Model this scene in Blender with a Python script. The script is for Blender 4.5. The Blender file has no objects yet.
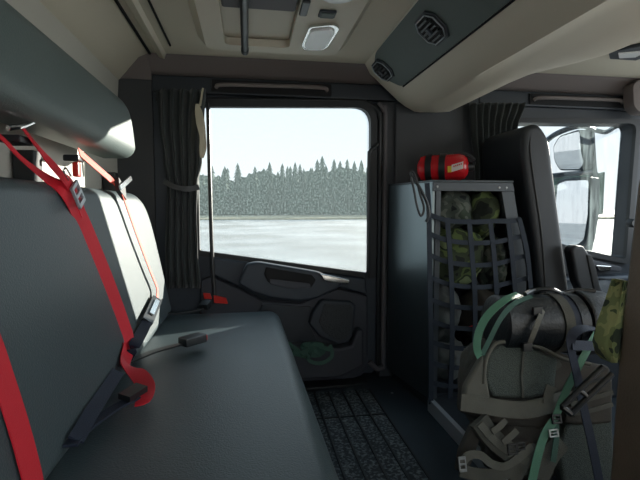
import bpy, bmesh, math, random
from mathutils import Vector, Matrix, noise
random.seed(7)
SC = bpy.context.scene
COL = SC.collection
V = Vector

# ------------------------------------------------------------------ camera
F = 450.0
YAW = math.atan(72 / F); PIT = math.atan(32 / F); EYE = .79
FW = V((math.sin(YAW) * math.cos(PIT), math.cos(YAW) * math.cos(PIT), -math.sin(PIT)))
RT = V((math.cos(YAW), -math.sin(YAW), 0))
UP = V((math.sin(YAW) * math.sin(PIT), math.cos(YAW) * math.sin(PIT), math.cos(PIT)))
cd = bpy.data.cameras.new('camera'); cam = bpy.data.objects.new('camera', cd); COL.objects.link(cam)
cam.location = (0, 0, EYE); cam.rotation_euler = (math.pi / 2 - PIT, 0, -YAW)
cd.sensor_width = 36; cd.lens = F / 640 * 36; cd.clip_start = .02; cd.clip_end = 2000
SC.camera = cam

def ray(px, py): return FW + (px - 320) / F * RT + (240 - py) / F * UP
def aty(px, py, Y):
    d = ray(px, py); t = Y / d.y; return V((t * d.x, Y, EYE + t * d.z))
def atx(px, py, X):
    d = ray(px, py); t = X / d.x; return V((X, t * d.y, EYE + t * d.z))
def atz(px, py, Z):
    d = ray(px, py); t = (Z - EYE) / d.z; return V((t * d.x, t * d.y, Z))
def atp(px, py, p, n):
    d = ray(px, py); o = V((0, 0, EYE)); t = (V(p) - o).dot(V(n)) / d.dot(V(n)); return o + d * t

# --------------------------------------------------------------- materials
def mat(name, col, rough=.6, metal=0, bump=0, bscale=200, var=0, vscale=8, spec=.5, coat=0, sheen=0):
    m = bpy.data.materials.new(name); m.use_nodes = True
    nt = m.node_tree; b = nt.nodes['Principled BSDF']
    b.inputs['Base Color'].default_value = (*col, 1); b.inputs['Roughness'].default_value = rough
    b.inputs['Metallic'].default_value = metal; b.inputs['Specular IOR Level'].default_value = spec
    b.inputs['Coat Weight'].default_value = coat; b.inputs['Sheen Weight'].default_value = sheen
    tc = nt.nodes.new('ShaderNodeTexCoord')
    if bump:
        n = nt.nodes.new('ShaderNodeTexNoise'); n.inputs['Scale'].default_value = bscale; n.inputs['Detail'].default_value = 3
        bp = nt.nodes.new('ShaderNodeBump'); bp.inputs['Strength'].default_value = bump; bp.inputs['Distance'].default_value = .004
        nt.links.new(tc.outputs['Object'], n.inputs['Vector']); nt.links.new(n.outputs['Fac'], bp.inputs['Height'])
        nt.links.new(bp.outputs['Normal'], b.inputs['Normal'])
    if var:
        n = nt.nodes.new('ShaderNodeTexNoise'); n.inputs['Scale'].default_value = vscale; n.inputs['Detail'].default_value = 5
        r = nt.nodes.new('ShaderNodeValToRGB')
        r.color_ramp.elements[0].position = .3; r.color_ramp.elements[1].position = .7
        r.color_ramp.elements[0].color = (*[c * (1 - var) for c in col], 1)
        r.color_ramp.elements[1].color = (*[min(1, c * (1 + var)) for c in col], 1)
        nt.links.new(tc.outputs['Object'], n.inputs['Vector']); nt.links.new(n.outputs['Fac'], r.inputs['Fac'])
        nt.links.new(r.outputs['Color'], b.inputs['Base Color'])
    return m

def ramp_mat(name, tex, scale, stops, rough=.85, const=True, bump=0, coord='Object'):
    m = bpy.data.materials.new(name); m.use_nodes = True
    nt = m.node_tree; b = nt.nodes['Principled BSDF']; b.inputs['Roughness'].default_value = rough
    tc = nt.nodes.new('ShaderNodeTexCoord')
    if tex == 'noise':
        n = nt.nodes.new('ShaderNodeTexNoise'); n.inputs['Scale'].default_value = scale; n.inputs['Detail'].default_value = 2; out = n.outputs['Fac']
    else:
        n = nt.nodes.new('ShaderNodeTexVoronoi'); n.inputs['Scale'].default_value = scale; out = n.outputs['Distance']
    r = nt.nodes.new('ShaderNodeValToRGB'); cr = r.color_ramp
    if const: cr.interpolation = 'CONSTANT'
    while len(cr.elements) < len(stops): cr.elements.new(.5)
    for e, (p, c) in zip(cr.elements, stops): e.position = p; e.color = (*c, 1)
    nt.links.new(tc.outputs[coord], n.inputs['Vector']); nt.links.new(out, r.inputs['Fac']); nt.links.new(r.outputs['Color'], b.inputs['Base Color'])
    if bump:
        bp = nt.nodes.new('ShaderNodeBump'); bp.inputs['Strength'].default_value = bump; bp.inputs['Distance'].default_value = .004
        nt.links.new(out, bp.inputs['Height']); nt.links.new(bp.outputs['Normal'], b.inputs['Normal'])
    return m

LEATHER = mat('seat_leather', (.052, .073, .081), .40, bump=.25, bscale=320, var=.06, vscale=5)
LEATHER_DK = mat('front_seat_leather', (.014, .018, .023), .5, bump=.2, bscale=300)
LEATHER_BR = mat('brown_black_leather', (.105, .074, .050), .5, bump=.25, bscale=240, var=.25, vscale=6)
BOLSTER = mat('bolster_vinyl', (.075, .100, .097), .5, bump=.25, bscale=300, var=.06, vscale=5)
BEIGE = mat('beige_headliner', (.60, .55, .44), .8, bump=.15, bscale=400)
BEIGE_SM = mat('beige_plastic', (.62, .57, .46), .55, bump=.1, bscale=500)
MAUVE = mat('mauve_grey_trim', (.165, .140, .132), .7, bump=.1, bscale=400)
MAUVE_DK = mat('dark_mauve_trim', (.092, .084, .088), .65, bump=.1, bscale=400)
REARWALL = mat('pale_rear_wall', (.46, .45, .40), .7, bump=.1, bscale=300)
PILLAR = mat('grey_pillar', (.048, .051, .055), .7, bump=.15, bscale=300)
NAVY = mat('dark_navy_plastic', (.020, .026, .034), .5, bump=.1, bscale=400)
DOORP = mat('door_plastic', (.030, .038, .050), .55, bump=.1, bscale=400)
DOORP_LT = mat('door_plastic_mauve', (.040, .043, .054), .6, bump=.1, bscale=400)
BLACK = mat('black_plastic', (.012, .014, .016), .4)
RUBBER = mat('black_rubber', (.010, .012, .014), .55)
VOID = mat('vent_void', (.004, .004, .005), .8)
PANELG = mat('grey_green_panel', (.085, .110, .100), .6, bump=.15, bscale=400)
CHROME = mat('chrome', (.75, .75, .74), .15, 1)
ALU = mat('aluminium', (.42, .45, .48), .4, .5)
STEEL = mat('painted_steel', (.17, .21, .23), .30, .9, bump=.04, bscale=60)
FRAME = mat('grey_rack_frame', (.062, .072, .082), .45, .3)
RED = mat('red_webbing', (.62, .014, .030), .6, bump=.3, bscale=500)
REDO = mat('orange_red_webbing', (.62, .055, .025), .6, bump=.3, bscale=500)
NAVYW = mat('navy_webbing', (.008, .015, .034), .7, bump=.3, bscale=500)
NETW = mat('net_webbing', (.013, .021, .034), .75, bump=.3, bscale=500)
GREENW = mat('green_webbing', (.07, .185, .115), .65, bump=.3, bscale=500)
GREENDK = mat('dark_green_webbing', (.030, .085, .062), .7, bump=.3, bscale=500)
TAUPE = mat('taupe_cordura', (.078, .076, .062), .85, bump=.3, bscale=260, var=.12, vscale=14)
TAUPE_LT = mat('pale_taupe_webbing', (.112, .108, .088), .85, bump=.3, bscale=400, var=.1, vscale=20)
BROWN = mat('brown_canvas', (.052, .045, .036), .9, bump=.3, bscale=200, var=.2, vscale=10)
FOAM = mat('black_foam_mat', (.008, .011, .014), .42, bump=.35, bscale=120)
CURT = mat('curtain_cloth', (.022, .028, .028), .85, bump=.3, bscale=150, sheen=.2)
LINING = mat('curtain_lining', (.42, .38, .28), .9, bump=.3, bscale=120)
REDGLOSS = mat('red_enamel', (.52, .012, .018), .22, coat=.4)
WHITEL = mat('white_label', (.72, .66, .62), .5)
YELLOWL = mat('yellow_label', (.75, .52, .04), .5)
REDL = mat('red_plastic', (.60, .020, .012), .35)
LENS = mat('lamp_lens', (.82, .84, .84), .25)
FLOORM = mat('blue_black_vinyl', (.020, .030, .040), .55, bump=.15, bscale=200, var=.15, vscale=10)
ARMOUR = mat('grey_bag_cloth', (.125, .135, .130), .9, bump=.3, bscale=160, var=.3, vscale=16)
MESHPAD = ramp_mat('spacer_mesh', 'voronoi', 400, [(0, (.020, .024, .021)), (.2, (.03, .036, .032)), (.6, (.080, .094, .082))], .9, False, .5)
MATW = ramp_mat('worn_rubber_mat', 'noise', 105, [(0, (.010, .014, .018)), (.49, (.018, .025, .032)), (.56, (.085, .105, .115)), (.70, (.15, .175, .18))], .75, False, .2)
CAMO = ramp_mat('green_camouflage', 'noise', 10, [(0, (.010, .014, .010)), (.40, (.045, .060, .030)), (.48, (.12, .165, .055)), (.54, (.030, .048, .022)), (.60, (.20, .25, .12))], .9)
CAMO_LT = ramp_mat('pale_camouflage', 'noise', 22, [(0, (.03, .04, .02)), (.40, (.17, .19, .07)), (.50, (.28, .28, .11)), (.60, (.06, .08, .03))], .9)
CAMO_GY = ramp_mat('grey_camouflage', 'noise', 13, [(0, (.012, .016, .016)), (.40, (.055, .068, .055)), (.50, (.11, .12, .10)), (.58, (.035, .05, .032))], .9)
GRILLE = ramp_mat('speaker_mesh', 'voronoi', 130, [(0, (.004, .005, .006)), (.4, (.030, .035, .040))], .6, False, .6)
SNOW = ramp_mat('snow_field', 'noise', .16, [(0, (.10, .098, .09)), (.40, (.15, .157, .16)), (.55, (.235, .25, .258)), (.70, (.31, .325, .33))], .9, False)
GRASS = ramp_mat('dry_grass', 'noise', .8, [(0, (.20, .16, .08)), (1, (.36, .30, .17))], .95, False)
NEEDLE = mat('spruce_needles', (.040, .075, .050), .9, var=.35, vscale=.6)
BARK = mat('spruce_bark', (.09, .065, .045), .9)
MIRROR = mat('mirror_glass', (.85, .88, .9), .02, 1)
DOT = mat('rivet_metal', (.35, .37, .38), .4, .8)

def glass_mat(name, lo, hi, scale, base, streak=False, amp=.10):
    """thin dusty pane: darkened glass with a speckle of dried dirt that scatters light"""
    m = bpy.data.materials.new(name); m.use_nodes = True; nt = m.node_tree; nt.nodes.clear()
    out = nt.nodes.new('ShaderNodeOutputMaterial'); mx = nt.nodes.new('ShaderNodeMixShader')
    tr = nt.nodes.new('ShaderNodeBsdfTransparent'); tr.inputs['Color'].default_value = (.465, .475, .48, 1)  # grey tint put into the glass to dim the bright outdoors
    tl = nt.nodes.new('ShaderNodeBsdfTranslucent'); tl.inputs['Color'].default_value = (.20, .25, .265, 1)
    tc = nt.nodes.new('ShaderNodeTexCoord'); mp = nt.nodes.new('ShaderNodeMapping')
    if streak: mp.inputs['Scale'].default_value = (1, 1, .12)
    n = nt.nodes.new('ShaderNodeTexNoise'); n.inputs['Scale'].default_value = scale; n.inputs['Detail'].default_value = 4
    r = nt.nodes.new('ShaderNodeMapRange'); r.inputs['From Min'].default_value = lo; r.inputs['From Max'].default_value = hi
    r.inputs['To Min'].default_value = base; r.inputs['To Max'].default_value = min(1, base + amp)
    L = nt.links.new
    L(tc.outputs['Object'], mp.inputs['Vector']); L(mp.outputs['Vector'], n.inputs['Vector']); L(n.outputs['Fac'], r.inputs['Value'])
    L(r.outputs['Result'], mx.inputs['Fac']); L(tr.outputs[0], mx.inputs[1]); L(tl.outputs[0], mx.inputs[2]); L(mx.outputs[0], out.inputs['Surface'])
    return m
GLASS = glass_mat('dusty_glass', .46, .68, 130, .04, False, .075)
GLASS2 = glass_mat('streaked_glass', .45, .70, 50, .03, True, .10)

# ----------------------------------------------------------- mesh helpers
def merge(dst, src):
    me = bpy.data.meshes.new('t'); src.to_mesh(me); src.free(); dst.from_mesh(me); bpy.data.meshes.remove(me)
def B(): return bmesh.new()
def bevel(bm, off, seg=2):
    if off > 0:
        bmesh.ops.bevel(bm, geom=list(bm.edges), offset=off, segments=seg, affect='EDGES', profile=.5, clamp_overlap=True)
def box(bm, x0, x1, y0, y1, z0, z1, bev=0, seg=2, M=None):
    t = B(); bmesh.ops.create_cube(t, size=1)
    for v in t.verts: v.co = V(((x0 + x1) / 2 + v.co.x * (x1 - x0), (y0 + y1) / 2 + v.co.y * (y1 - y0), (z0 + z1) / 2 + v.co.z * (z1 - z0)))
    bevel(t, bev, seg)
    if M: bmesh.ops.transform(t, matrix=M, verts=t.verts)
    merge(bm, t); return bm
def prism(bm, pts, ext, bev=0, seg=2):
    """closed polygon of 3-D points pushed along ext"""
    t = B(); a = [t.verts.new(V(p)) for p in pts]; b = [t.verts.new(V(p) + V(ext)) for p in pts]
    n = len(a); t.faces.new(a); t.faces.new(b[::-1])
    for i in range(n): t.faces.new((a[i], b[i], b[(i + 1) % n], a[(i + 1) % n]))
    bmesh.ops.recalc_face_normals(t, faces=t.faces); bevel(t, bev, seg); merge(bm, t); return bm
def xz(pts, y): return [V((x, y, z)) for x, z in pts]
def plate(bm, px, Y, depth, bev=.004, seg=2): return prism(bm, [aty(x, y, Y) for x, y in px], (0, depth, 0), bev, seg)
def rounded(pts, radii, n=6):
    """round polygon corners (2-D)"""
    out = []; N = len(pts)
    for i in range(N):
        p = V(pts[i]).to_2d(); a = V(pts[i - 1]).to_2d(); c = V(pts[(i + 1) % N]).to_2d(); r = radii[i] if isinstance(radii, (list, tuple)) else radii
        if r <= 0: out.append((p.x, p.y)); continue
        da = (a - p).normalized(); dc = (c - p).normalized()
        s = p + da * r; e = p + dc * r
        for k in range(n + 1):
            u = k / n; q = s * (1 - u) ** 2 + p * 2 * u * (1 - u) + e * u * u; out.append((q.x, q.y))
    return out
def holed(bm, outer, holes, y0, y1):
    t = B(); es = []
    for lp in [outer] + holes:
        vs = [t.verts.new((x, y0, z)) for x, z in lp]
        for i in range(len(vs)): es.append(t.edges.new((vs[i], vs[(i + 1) % len(vs)])))
    bmesh.ops.triangle_fill(t, edges=es, use_beauty=True)
    r = bmesh.ops.extrude_face_region(t, geom=list(t.faces))
    for v in [g for g in r['geom'] if isinstance(g, bmesh.types.BMVert)]: v.co.y = y1
    bmesh.ops.recalc_face_normals(t, faces=t.faces); merge(bm, t); return bm
def smooth_path(pts, sub=6, closed=False):
    P = [V(p) for p in pts]; n = len(P); out = []
    if n < 3 or sub < 2: return P
    for i in range(n - 1):
        p0 = P[max(i - 1, 0)]; p1 = P[i]; p2 = P[i + 1]; p3 = P[min(i + 2, n - 1)]
        for k in range(sub):
            t = k / sub
            out.append(.5 * ((2 * p1) + (p2 - p0) * t + (2 * p0 - 5 * p1 + 4 * p2 - p3) * t * t + (3 * p1 - p0 - 3 * p2 + p3) * t ** 3))
    out.append(P[-1]); return out
def tube(bm, pts, r, n=10, sub=6):
    P = smooth_path(pts, sub); t = B(); rings = []; ref = None
    for i, p in enumerate(P):
        d = (P[min(i + 1, len(P) - 1)] - P[max(i - 1, 0)]).normalized()
        if ref is None: ref = d.orthogonal().normalized()
        ref = (ref - d * ref.dot(d)).normalized(); b = d.cross(ref)
        rr = r[min(i * len(r) // len(P), len(r) - 1)] if isinstance(r, list) else r
        rings.append([t.verts.new(p + (ref * math.cos(a) + b * math.sin(a)) * rr) for a in [2 * math.pi * k / n for k in range(n)]])
    for A, C in zip(rings, rings[1:]):
        for k in range(n): t.faces.new((A[k], A[(k + 1) % n], C[(k + 1) % n], C[k]))
    t.faces.new(rings[0][::-1]); t.faces.new(rings[-1])
    bmesh.ops.recalc_face_normals(t, faces=t.faces); merge(bm, t); return bm
def strap(bm, pts, w, nrm, th=.0022, sub=6):
    """flat webbing along a path; nrm = one facing direction, or one per point"""
    many = isinstance(nrm, list)
    P = smooth_path(pts, sub); N = smooth_path(nrm, sub) if many else [V(nrm)] * len(P)
    if many and len(N) != len(P): N = [V(nrm[0])] * len(P)
    t = B(); R = []; W0 = w
    for i, p in enumerate(P):
        if isinstance(W0, list):
            g = i / (len(P) - 1) * (len(W0) - 1); j = min(int(g), len(W0) - 2); w = W0[j] + (W0[j + 1] - W0[j]) * (g - j)
        d = (P[min(i + 1, len(P) - 1)] - P[max(i - 1, 0)]).normalized()
        s = d.cross(N[i]).normalized(); nn = s.cross(d).normalized()
        R.append([t.verts.new(p + s * a * w / 2 + nn * b * th / 2) for a, b in ((-1, -1), (1, -1), (1, 1), (-1, 1))])
    for A, C in zip(R, R[1:]):
        for k in range(4): t.faces.new((A[k], A[(k + 1) % 4], C[(k + 1) % 4], C[k]))
    t.faces.new(R[0][::-1]); t.faces.new(R[-1]); bmesh.ops.recalc_face_normals(t, faces=t.faces); merge(bm, t); return bm
def lathe(bm, prof, o, ax, n=24):
    """profile of (distance along axis, radius)"""
    ax = V(ax).normalized(); u = ax.orthogonal().normalized(); w = ax.cross(u); o = V(o); t = B()
    R = [[t.verts.new(o + ax * h + (u * math.cos(2 * math.pi * k / n) + w * math.sin(2 * math.pi * k / n)) * max(r, 1e-4)) for k in range(n)] for h, r in prof]
    for A, C in zip(R, R[1:]):
        for k in range(n): t.faces.new((A[k], A[(k + 1) % n], C[(k + 1) % n], C[k]))
    t.faces.new(R[0][::-1]); t.faces.new(R[-1]); bmesh.ops.recalc_face_normals(t, faces=t.faces); merge(bm, t); return bm
def lump(bm, c, r, seed=0, amp=.22, fr=3.0, sub=4, sq=1.0):
    """crumpled cloth bundle"""
    t = B(); bmesh.ops.create_icosphere(t, subdivisions=sub, radius=1); off = V((seed * 3.7, seed * 1.3, seed * 7.1))
    for v in t.verts:
        d = v.co.normalized()
        if sq != 1: d = V([math.copysign(abs(k) ** sq, k) for k in d])
        q = 1 + amp * (noise.noise(d * fr * .5 + off) + .7 * (.5 - abs(noise.noise(d * fr + off * 2))) + .25 * noise.noise(d * fr * 3 + off))
        v.co = V(c) + V((d.x * r[0], d.y * r[1], d.z * r[2])) * q
    merge(bm, t); return bm

def wloc(o):
    p = V((0, 0, 0))
    while o: p += V(o.location); o = o.parent
    return p
def obj(name, bm, m, parent=None, ang=35):
    if parent is None:
        xs = [v.co.x for v in bm.verts]; ys = [v.co.y for v in bm.verts]; zs = [v.co.z for v in bm.verts]
        o0 = V(((min(xs) + max(xs)) / 2, (min(ys) + max(ys)) / 2, min(zs)))
    else: o0 = wloc(parent)
    for v in bm.verts: v.co -= o0
    me = bpy.data.meshes.new(name); bm.to_mesh(me); bm.free(); me.materials.append(m)
    me.shade_smooth(); me.set_sharp_from_angle(angle=math.radians(ang))
    o = bpy.data.objects.new(name, me); COL.objects.link(o)
    if ang < 90:
        wn = o.modifiers.new('weighted_normals', 'WEIGHTED_NORMAL'); wn.keep_sharp = True
    if parent is None: o.location = o0
    else: o.parent = parent
    return o
def tag(o, label, cat, group=None):
    o['label'] = label; o['category'] = cat
    if group: o['group'] = group
    return o
def thing(name, label, cat, loc, group=None):
    o = bpy.data.objects.new(name, None); o.empty_display_size = .05; COL.objects.link(o); o.location = loc
    return tag(o, label, cat, group)
def struct(name, bm, m, parent=None, ang=35):
    o = obj(name, bm, m, parent, ang)
    if parent is None: o['kind'] = 'structure'
    return o

# ================================================================ THE CAB
struct('floor', box(B(), -.62, 2.3, -.35, 2.08, -.06, 0), FLOORM)
# roof: flat headliner with a sloping rear cove
bm = B()
prism(bm, [V((x, -.35, z)) for x, z in [(-.375, 1.40), (2.3, 1.40), (2.3, 1.46), (-.56, 1.46), (-.56, 1.312), (-.515, 1.312), (-.47, 1.350), (-.42, 1.385)]], (0, 2.43, 0))
struct('ceiling', bm, BEIGE, ang=50)
bm = B()   # rail and seam along the rear of the headliner
prism(bm, [V((x, -.3, z)) for x, z in [(-.350, 1.399), (-.342, 1.388), (-.322, 1.384), (-.312, 1.399)]], (0, 2.22, 0))
struct('trim_1', bm, BEIGE_SM, ang=50)
bm = B(); box(bm, -.379, -.370, -.3, 1.93, 1.394, 1.3995, 0); box(bm, -.283, -.277, -.3, 1.80, 1.394, 1.3995, 0)
struct('trim_2', bm, VOID)
# rear wall
bm = B(); prism(bm, [V((x, -.35, z)) for x, z in [(-.56, 0), (-.53, 0), (-.53, 1.10), (-.515, 1.312), (-.56, 1.312)]], (0, 2.43, 0))
struct('wall_rear', bm, REARWALL)

# far side wall (the side of the truck with both doors)
WY0, WY1 = 2.0, 2.075
bm = B()
box(bm, -.56, -.385, 1.985, 2.08, 0, 1.32, .006)                 # corner panel beside the rear wall
box(bm, -.56, 2.36, 2.0705, 2.08, -.06, .45)  # backing strip added to block light leaking in at the door foot
struct('wall_right', bm, PILLAR)
bm = B(); prism(bm, [V((-.385, y, z)) for y, z in [(2.08, 1.338), (1.985, 1.338), (1.965, 1.352), (1.90, 1.399), (2.08, 1.399)]], (2.65, 0, 0))
prism(bm, [V((-.53, y, z)) for y, z in [(2.08, 1.318), (1.983, 1.318), (1.965, 1.345), (1.90, 1.399), (2.08, 1.399)]], (.1445, 0, 0))
struct('trim_3', bm, MAUVE, ang=50)
bm = B(); box(bm, -.384, 1.06, 1.975, 2.08, 1.268, 1.3375, .008); box(bm, 1.0605, 2.26, 1.975, 2.08, 1.268, 1.3375, .008)
struct('trim_4', bm, NAVY)
bm = B()   # B pillar between the doors
holed(bm, [(.602, 0), (1.20, 0), (1.20, 1.267), (.602, 1.267)], [], 1.995, 2.08)
box(bm, .66, .985, 1.975, 1.996, .9, 1.262, .012)
struct('trim_5', bm, PILLAR)

# ---- rear door with window
hole1 = rounded([(-.205, .608), (.545, .493), (.545, 1.236), (-.205, 1.212)], [.01, .015, .075, .02])
hole1o = rounded([(-.22, .600), (.562, .482), (.562, 1.252), (-.22, 1.228)], [.01, .015, .085, .02])
bm = B()
holed(bm, [(-.384, 0.02), (.565, 0.02), (.592, .05), (.600, .12), (.600, 1.266), (-.384, 1.266)], [hole1o], 1.995, 2.07)
door = struct('door_1', bm, DOORP)
bm = B(); outer = rounded([(-.236, .590), (.575, .468), (.575, 1.262), (-.236, 1.240)], [.01, .02, .09, .03]); holed(bm, outer, [hole1], 1.972, 2.0)
struct('window_surround', bm, RUBBER, door)
bm = B(); tube(bm, [(.590, 1.985, .06), (.590, 1.985, 1.12), (.588, 1.985, 1.19), (.570, 1.985, 1.235), (.52, 1.985, 1.257), (.44, 1.985, 1.262), (-.37, 1.985, 1.240)], .011, 10)
struct('door_seal', bm, BLACK, door)
bm = B(); tube(bm, [(.612, 1.975, .06), (.612, 1.975, 1.14), (.606, 1.975, 1.22), (.580, 1.975, 1.258)], .010, 10); tube(bm, [(.545, 1.965, .085), (.58, 1.965, .05), (.615, 1.965, .055)], .012, 8)
struct('edge_moulding', bm, MAUVE_DK, door)
bm = B(); plate(bm, [(211, 257), (366, 279), (368, 296), (338, 287), (300, 302), (262, 300), (240, 288), (211, 275)], 1.955, .05, .012, 3)
struct('sill_panel', bm, DOORP, door)
bm = B(); plate(bm, [(246, 264), (258, 262), (318, 272), (345, 283), (338, 289), (318, 299), (300, 302), (272, 299), (252, 293), (238, 284)], 1.90, .06, .014, 3)
struct('armrest', bm, DOORP, door)
bm = B(); plate(bm, [(266, 267), (312, 275), (316, 280), (311, 288), (290, 288), (268, 282), (264, 274)], 1.894, .02, .004)
gp = struct('grab_recess', bm, VOID, door)
bm = B(); plate(bm, [(270, 279), (310, 283.5), (311, 288), (290, 288.5), (270, 284)], 1.890, .010, .003); struct('recess_lip', bm, DOORP_LT, gp)
bm = B(); plate(bm, [(320, 274), (327, 275), (350, 280), (349, 284), (335, 283), (324, 281)], 1.885, .018, .005, 3)
h = struct('door_handle', bm, CHROME, door); h['label'] = 'chrome inner door handle'
bm = B(); plate(bm, [(211, 276), (240, 289), (262, 301), (300, 303.5), (338, 288.5), (368, 296), (368, 366), (362, 376), (340, 384), (310, 388), (200, 392), (200, 280)], 1.970, .03, .01, 3)
struct('lower_panel', bm, DOORP_LT, door)
bm = B(); plate(bm, [(322, 300), (352, 302), (356, 306), (353, 336), (349, 343), (338, 345), (320, 337), (309, 324), (313, 312)], 1.935, .045, .010, 3)
sp = struct('speaker', bm, DOORP, door)
bm = B(); plate(bm, [(325, 304), (351, 305.5), (353, 309), (350, 334), (345, 339), (337, 341), (324, 332), (319, 322)], 1.929, .012, .003); struct('speaker_grille', bm, GRILLE, sp)
bm = B(); plate(bm, [(262, 304), (312, 307), (308, 322), (314, 334), (318, 342), (250, 346)], 1.960, .015, .004)
struct('storage_pocket', bm, NAVY, door)
bm = B(); plate(bm, [(250, 347), (318, 344), (338, 349), (352, 346), (358, 330), (364, 330), (364, 366), (340, 378), (250, 384)], 1.905, .065, .012, 3)
struct('pocket_rim', bm, DOORP_LT, door)
bm = B(); plate(bm, [(203, 293), (210, 293.5), (212, 299), (204, 299)], 1.955, .01, .002); plate(bm, [(213, 295), (226, 298), (228, 304), (214, 303)], 1.955, .01, .002)
r = struct('reflector', bm, REDL, door); r['label'] = 'red door edge reflector'
# thin black guide rods either side of the glass
bm = B(); tube(bm, [(-.158, 1.945, 1.222), (-.156, 1.945, .9), (-.152, 1.945, .60), (-.145, 1.945, .42)], .0085, 8)
struct('guide_rod', bm, BLACK, door)
bm = B(); tube(bm, [(.575, 1.965, 1.075), (.556, 1.955, 1.055), (.535, 1.945, 1.040), (.530, 1.945, .98), (.530, 1.945, .52), (.530, 1.955, .50)], .0085, 8)
struct('guide_rod', bm, BLACK, door)
bm = B(); prism(bm, xz(rounded([(-.222, .597), (.566, .478), (.566, 1.255), (-.222, 1.231)], [.01, .015, .08, .02]), 2.058), (0, .003, 0))
struct('window_1', bm, GLASS)
# sill step plate under the door
bm = B(); prism(bm, [V(p) for p in [(.20, 1.875, .001), (.46, 1.895, .001), (.53, 1.935, .001), (.53, 1.965, .001), (.20, 1.965, .001)]], (0, 0, .012), .004)
struct('trim_6', bm, RUBBER)

# ---- front door with window
hole2 = rounded([(1.235, .665), (1.872, .535), (1.895, 1.205), (1.235, 1.19)], [.02, .02, .04, .02])
bm = B(); holed(bm, [(1.201, 0.02), (2.26, 0.02), (2.26, 1.267), (1.201, 1.267)], [hole2], 1.995, 2.07)
fdoor = struct('door_2', bm, NAVY)
bm = B(); holed(bm, rounded([(1.21, .64), (1.897, .505), (1.92, 1.228), (1.21, 1.213)], .02), [hole2], 1.975, 1.998); struct('window_surround', bm, RUBBER, fdoor)
bm = B(); box(bm, 1.25, 2.2, 1.93, 1.994, .12, .46, .02, 3); struct('lower_panel', bm, DOORP, fdoor)
bm = B(); plate(bm, [(585, 258), (622, 267), (622, 272), (600, 270), (584, 264)], 1.93, .05, .006); struct('armrest', bm, DOORP_LT, fdoor)
bm = B(); plate(bm, [(596, 265), (612, 266), (610, 271), (600, 271)], 1.915, .015, .004); h = struct('door_handle', bm, CHROME, fdoor); h['label'] = 'chrome inner door handle'
bm = B(); plate(bm, [(600, 278), (622, 280), (622, 296), (594, 296)], 1.92, .008, .003); struct('storage_pocket', bm, VOID, fdoor)
bm = B(); lathe(bm, [(0, .02), (.02, .022), (.035, .016)], aty(629, 223, 1.96), (0, -1, 0)); struct('window_knob', bm, BLACK, fdoor)
bm = B(); prism(bm, xz(rounded([(1.23, .66), (1.877, .53), (1.899, 1.209), (1.23, 1.194)], .02), 2.058), (0, .003, 0))
struct('window_2', bm, GLASS2)

# unseen near side wall, opening shrunk to cut light; cab nose with windscreen opening
bm = B(); holed(bm, [(-.56, 0), (2.36, 0), (2.36, 1.46), (-.56, 1.46)], [rounded([(-.20, .78), (.56, .78), (.56, 1.24), (-.20, 1.24)], .06)], -.42, -.36)
struct('wall_left', bm, PILLAR)
bm = B(); box(bm, 2.30, 2.36, -.36, 2.08, 0, .62, .01); box(bm, 2.30, 2.36, -.36, 2.08, 1.33, 1.46, .01); struct('wall_front', bm, NAVY)
# ---- grab handles over the doors
def grab(name, x0, x1, z0, z1, label):
    t = thing(name, label, 'handle', (x0, 1.955, z0), 'grab handles over the doors')
    obj('recess', box(B(), x0 - .02, x1 + .02, 1.967, 1.974, z0 - .024, z1 + .024, .003), VOID, t)
    e = .03
    obj('bar', tube(B(), [(x0, 1.966, z0 - .005), (x0 + e, 1.95, z0 + .003), ((x0 + x1) / 2, 1.948, (z0 + z1) / 2 + .004), (x1 - e, 1.95, z1 + .003), (x1, 1.966, z1 - .005)], .0085, 8), MAUVE, t)
grab('grab_handle', -.125, .345, 1.298, 1.303, 'long grey grab handle above the rear door window')
grab('grab_handle', 1.33, 1.80, 1.300, 1.303, 'long grey grab handle above the front door, over the mirrors')

# ---- overhead lamp console in the headliner
t = thing('overhead_lamp_console', 'beige raised ceiling console with recessed tray and reading lamp', 'ceiling console', (.10, 1.0, 1.36))
zf = 1.362
bm = B()
def ring_xy(bm, outer, hole, z0, z1):
    q = B(); holed(q, outer, [hole], z0, z1)
    for v in q.verts: v.co = V((v.co.x, v.co.z, v.co.y))
    bmesh.ops.recalc_face_normals(q, faces=q.faces)
    merge(bm, q)
hole = rounded([(-.075, .30), (.150, .30), (.152, 1.655), (-.073, 1.655)], .025)
inner = rounded([(-.140, .22), (.335, .22), (.335, 1.715), (-.140, 1.715)], .05)
outr = rounded([(-.168, .20), (.368, .20), (.368, 1.745), (-.168, 1.745)], .06)
ring_xy(bm, inner, hole, zf, 1.388)
q = B()   # sloping outer skirt
n = len(inner); A = [q.verts.new((x, y, zf)) for x, y in inner]; C = [q.verts.new((x, y, 1.399)) for x, y in outr]
for i in range(n): q.faces.new((A[i], A[(i + 1) % n], C[(i + 1) % n], C[i]))
bmesh.ops.recalc_face_normals(q, faces=q.faces); merge(bm, q)
obj('housing', bm, BEIGE_SM, t, 40)
bm = B(); box(bm, -.074, .150, 1.36, 1.653, 1.389, 1.398, .002); obj('tray', bm, BEIGE_SM, t)
bm = B(); box(bm, -.068, .145, .32, 1.36, 1.362, 1.386, .008, 3); obj('tray_lid', bm, MAUVE_DK, t)
bm = B(); tube(bm, [(-.004, .5, 1.350), (-.004, 1.2, 1.349), (-.004, 1.655, 1.350)], .0125, 12); lathe(bm, [(0, .014), (.03, .014)], (-.004, 1.650, 1.350), (0, 1, 0), 14)
obj('support_rod', bm, BLACK, t)
LX, LY = .232, 1.515
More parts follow.
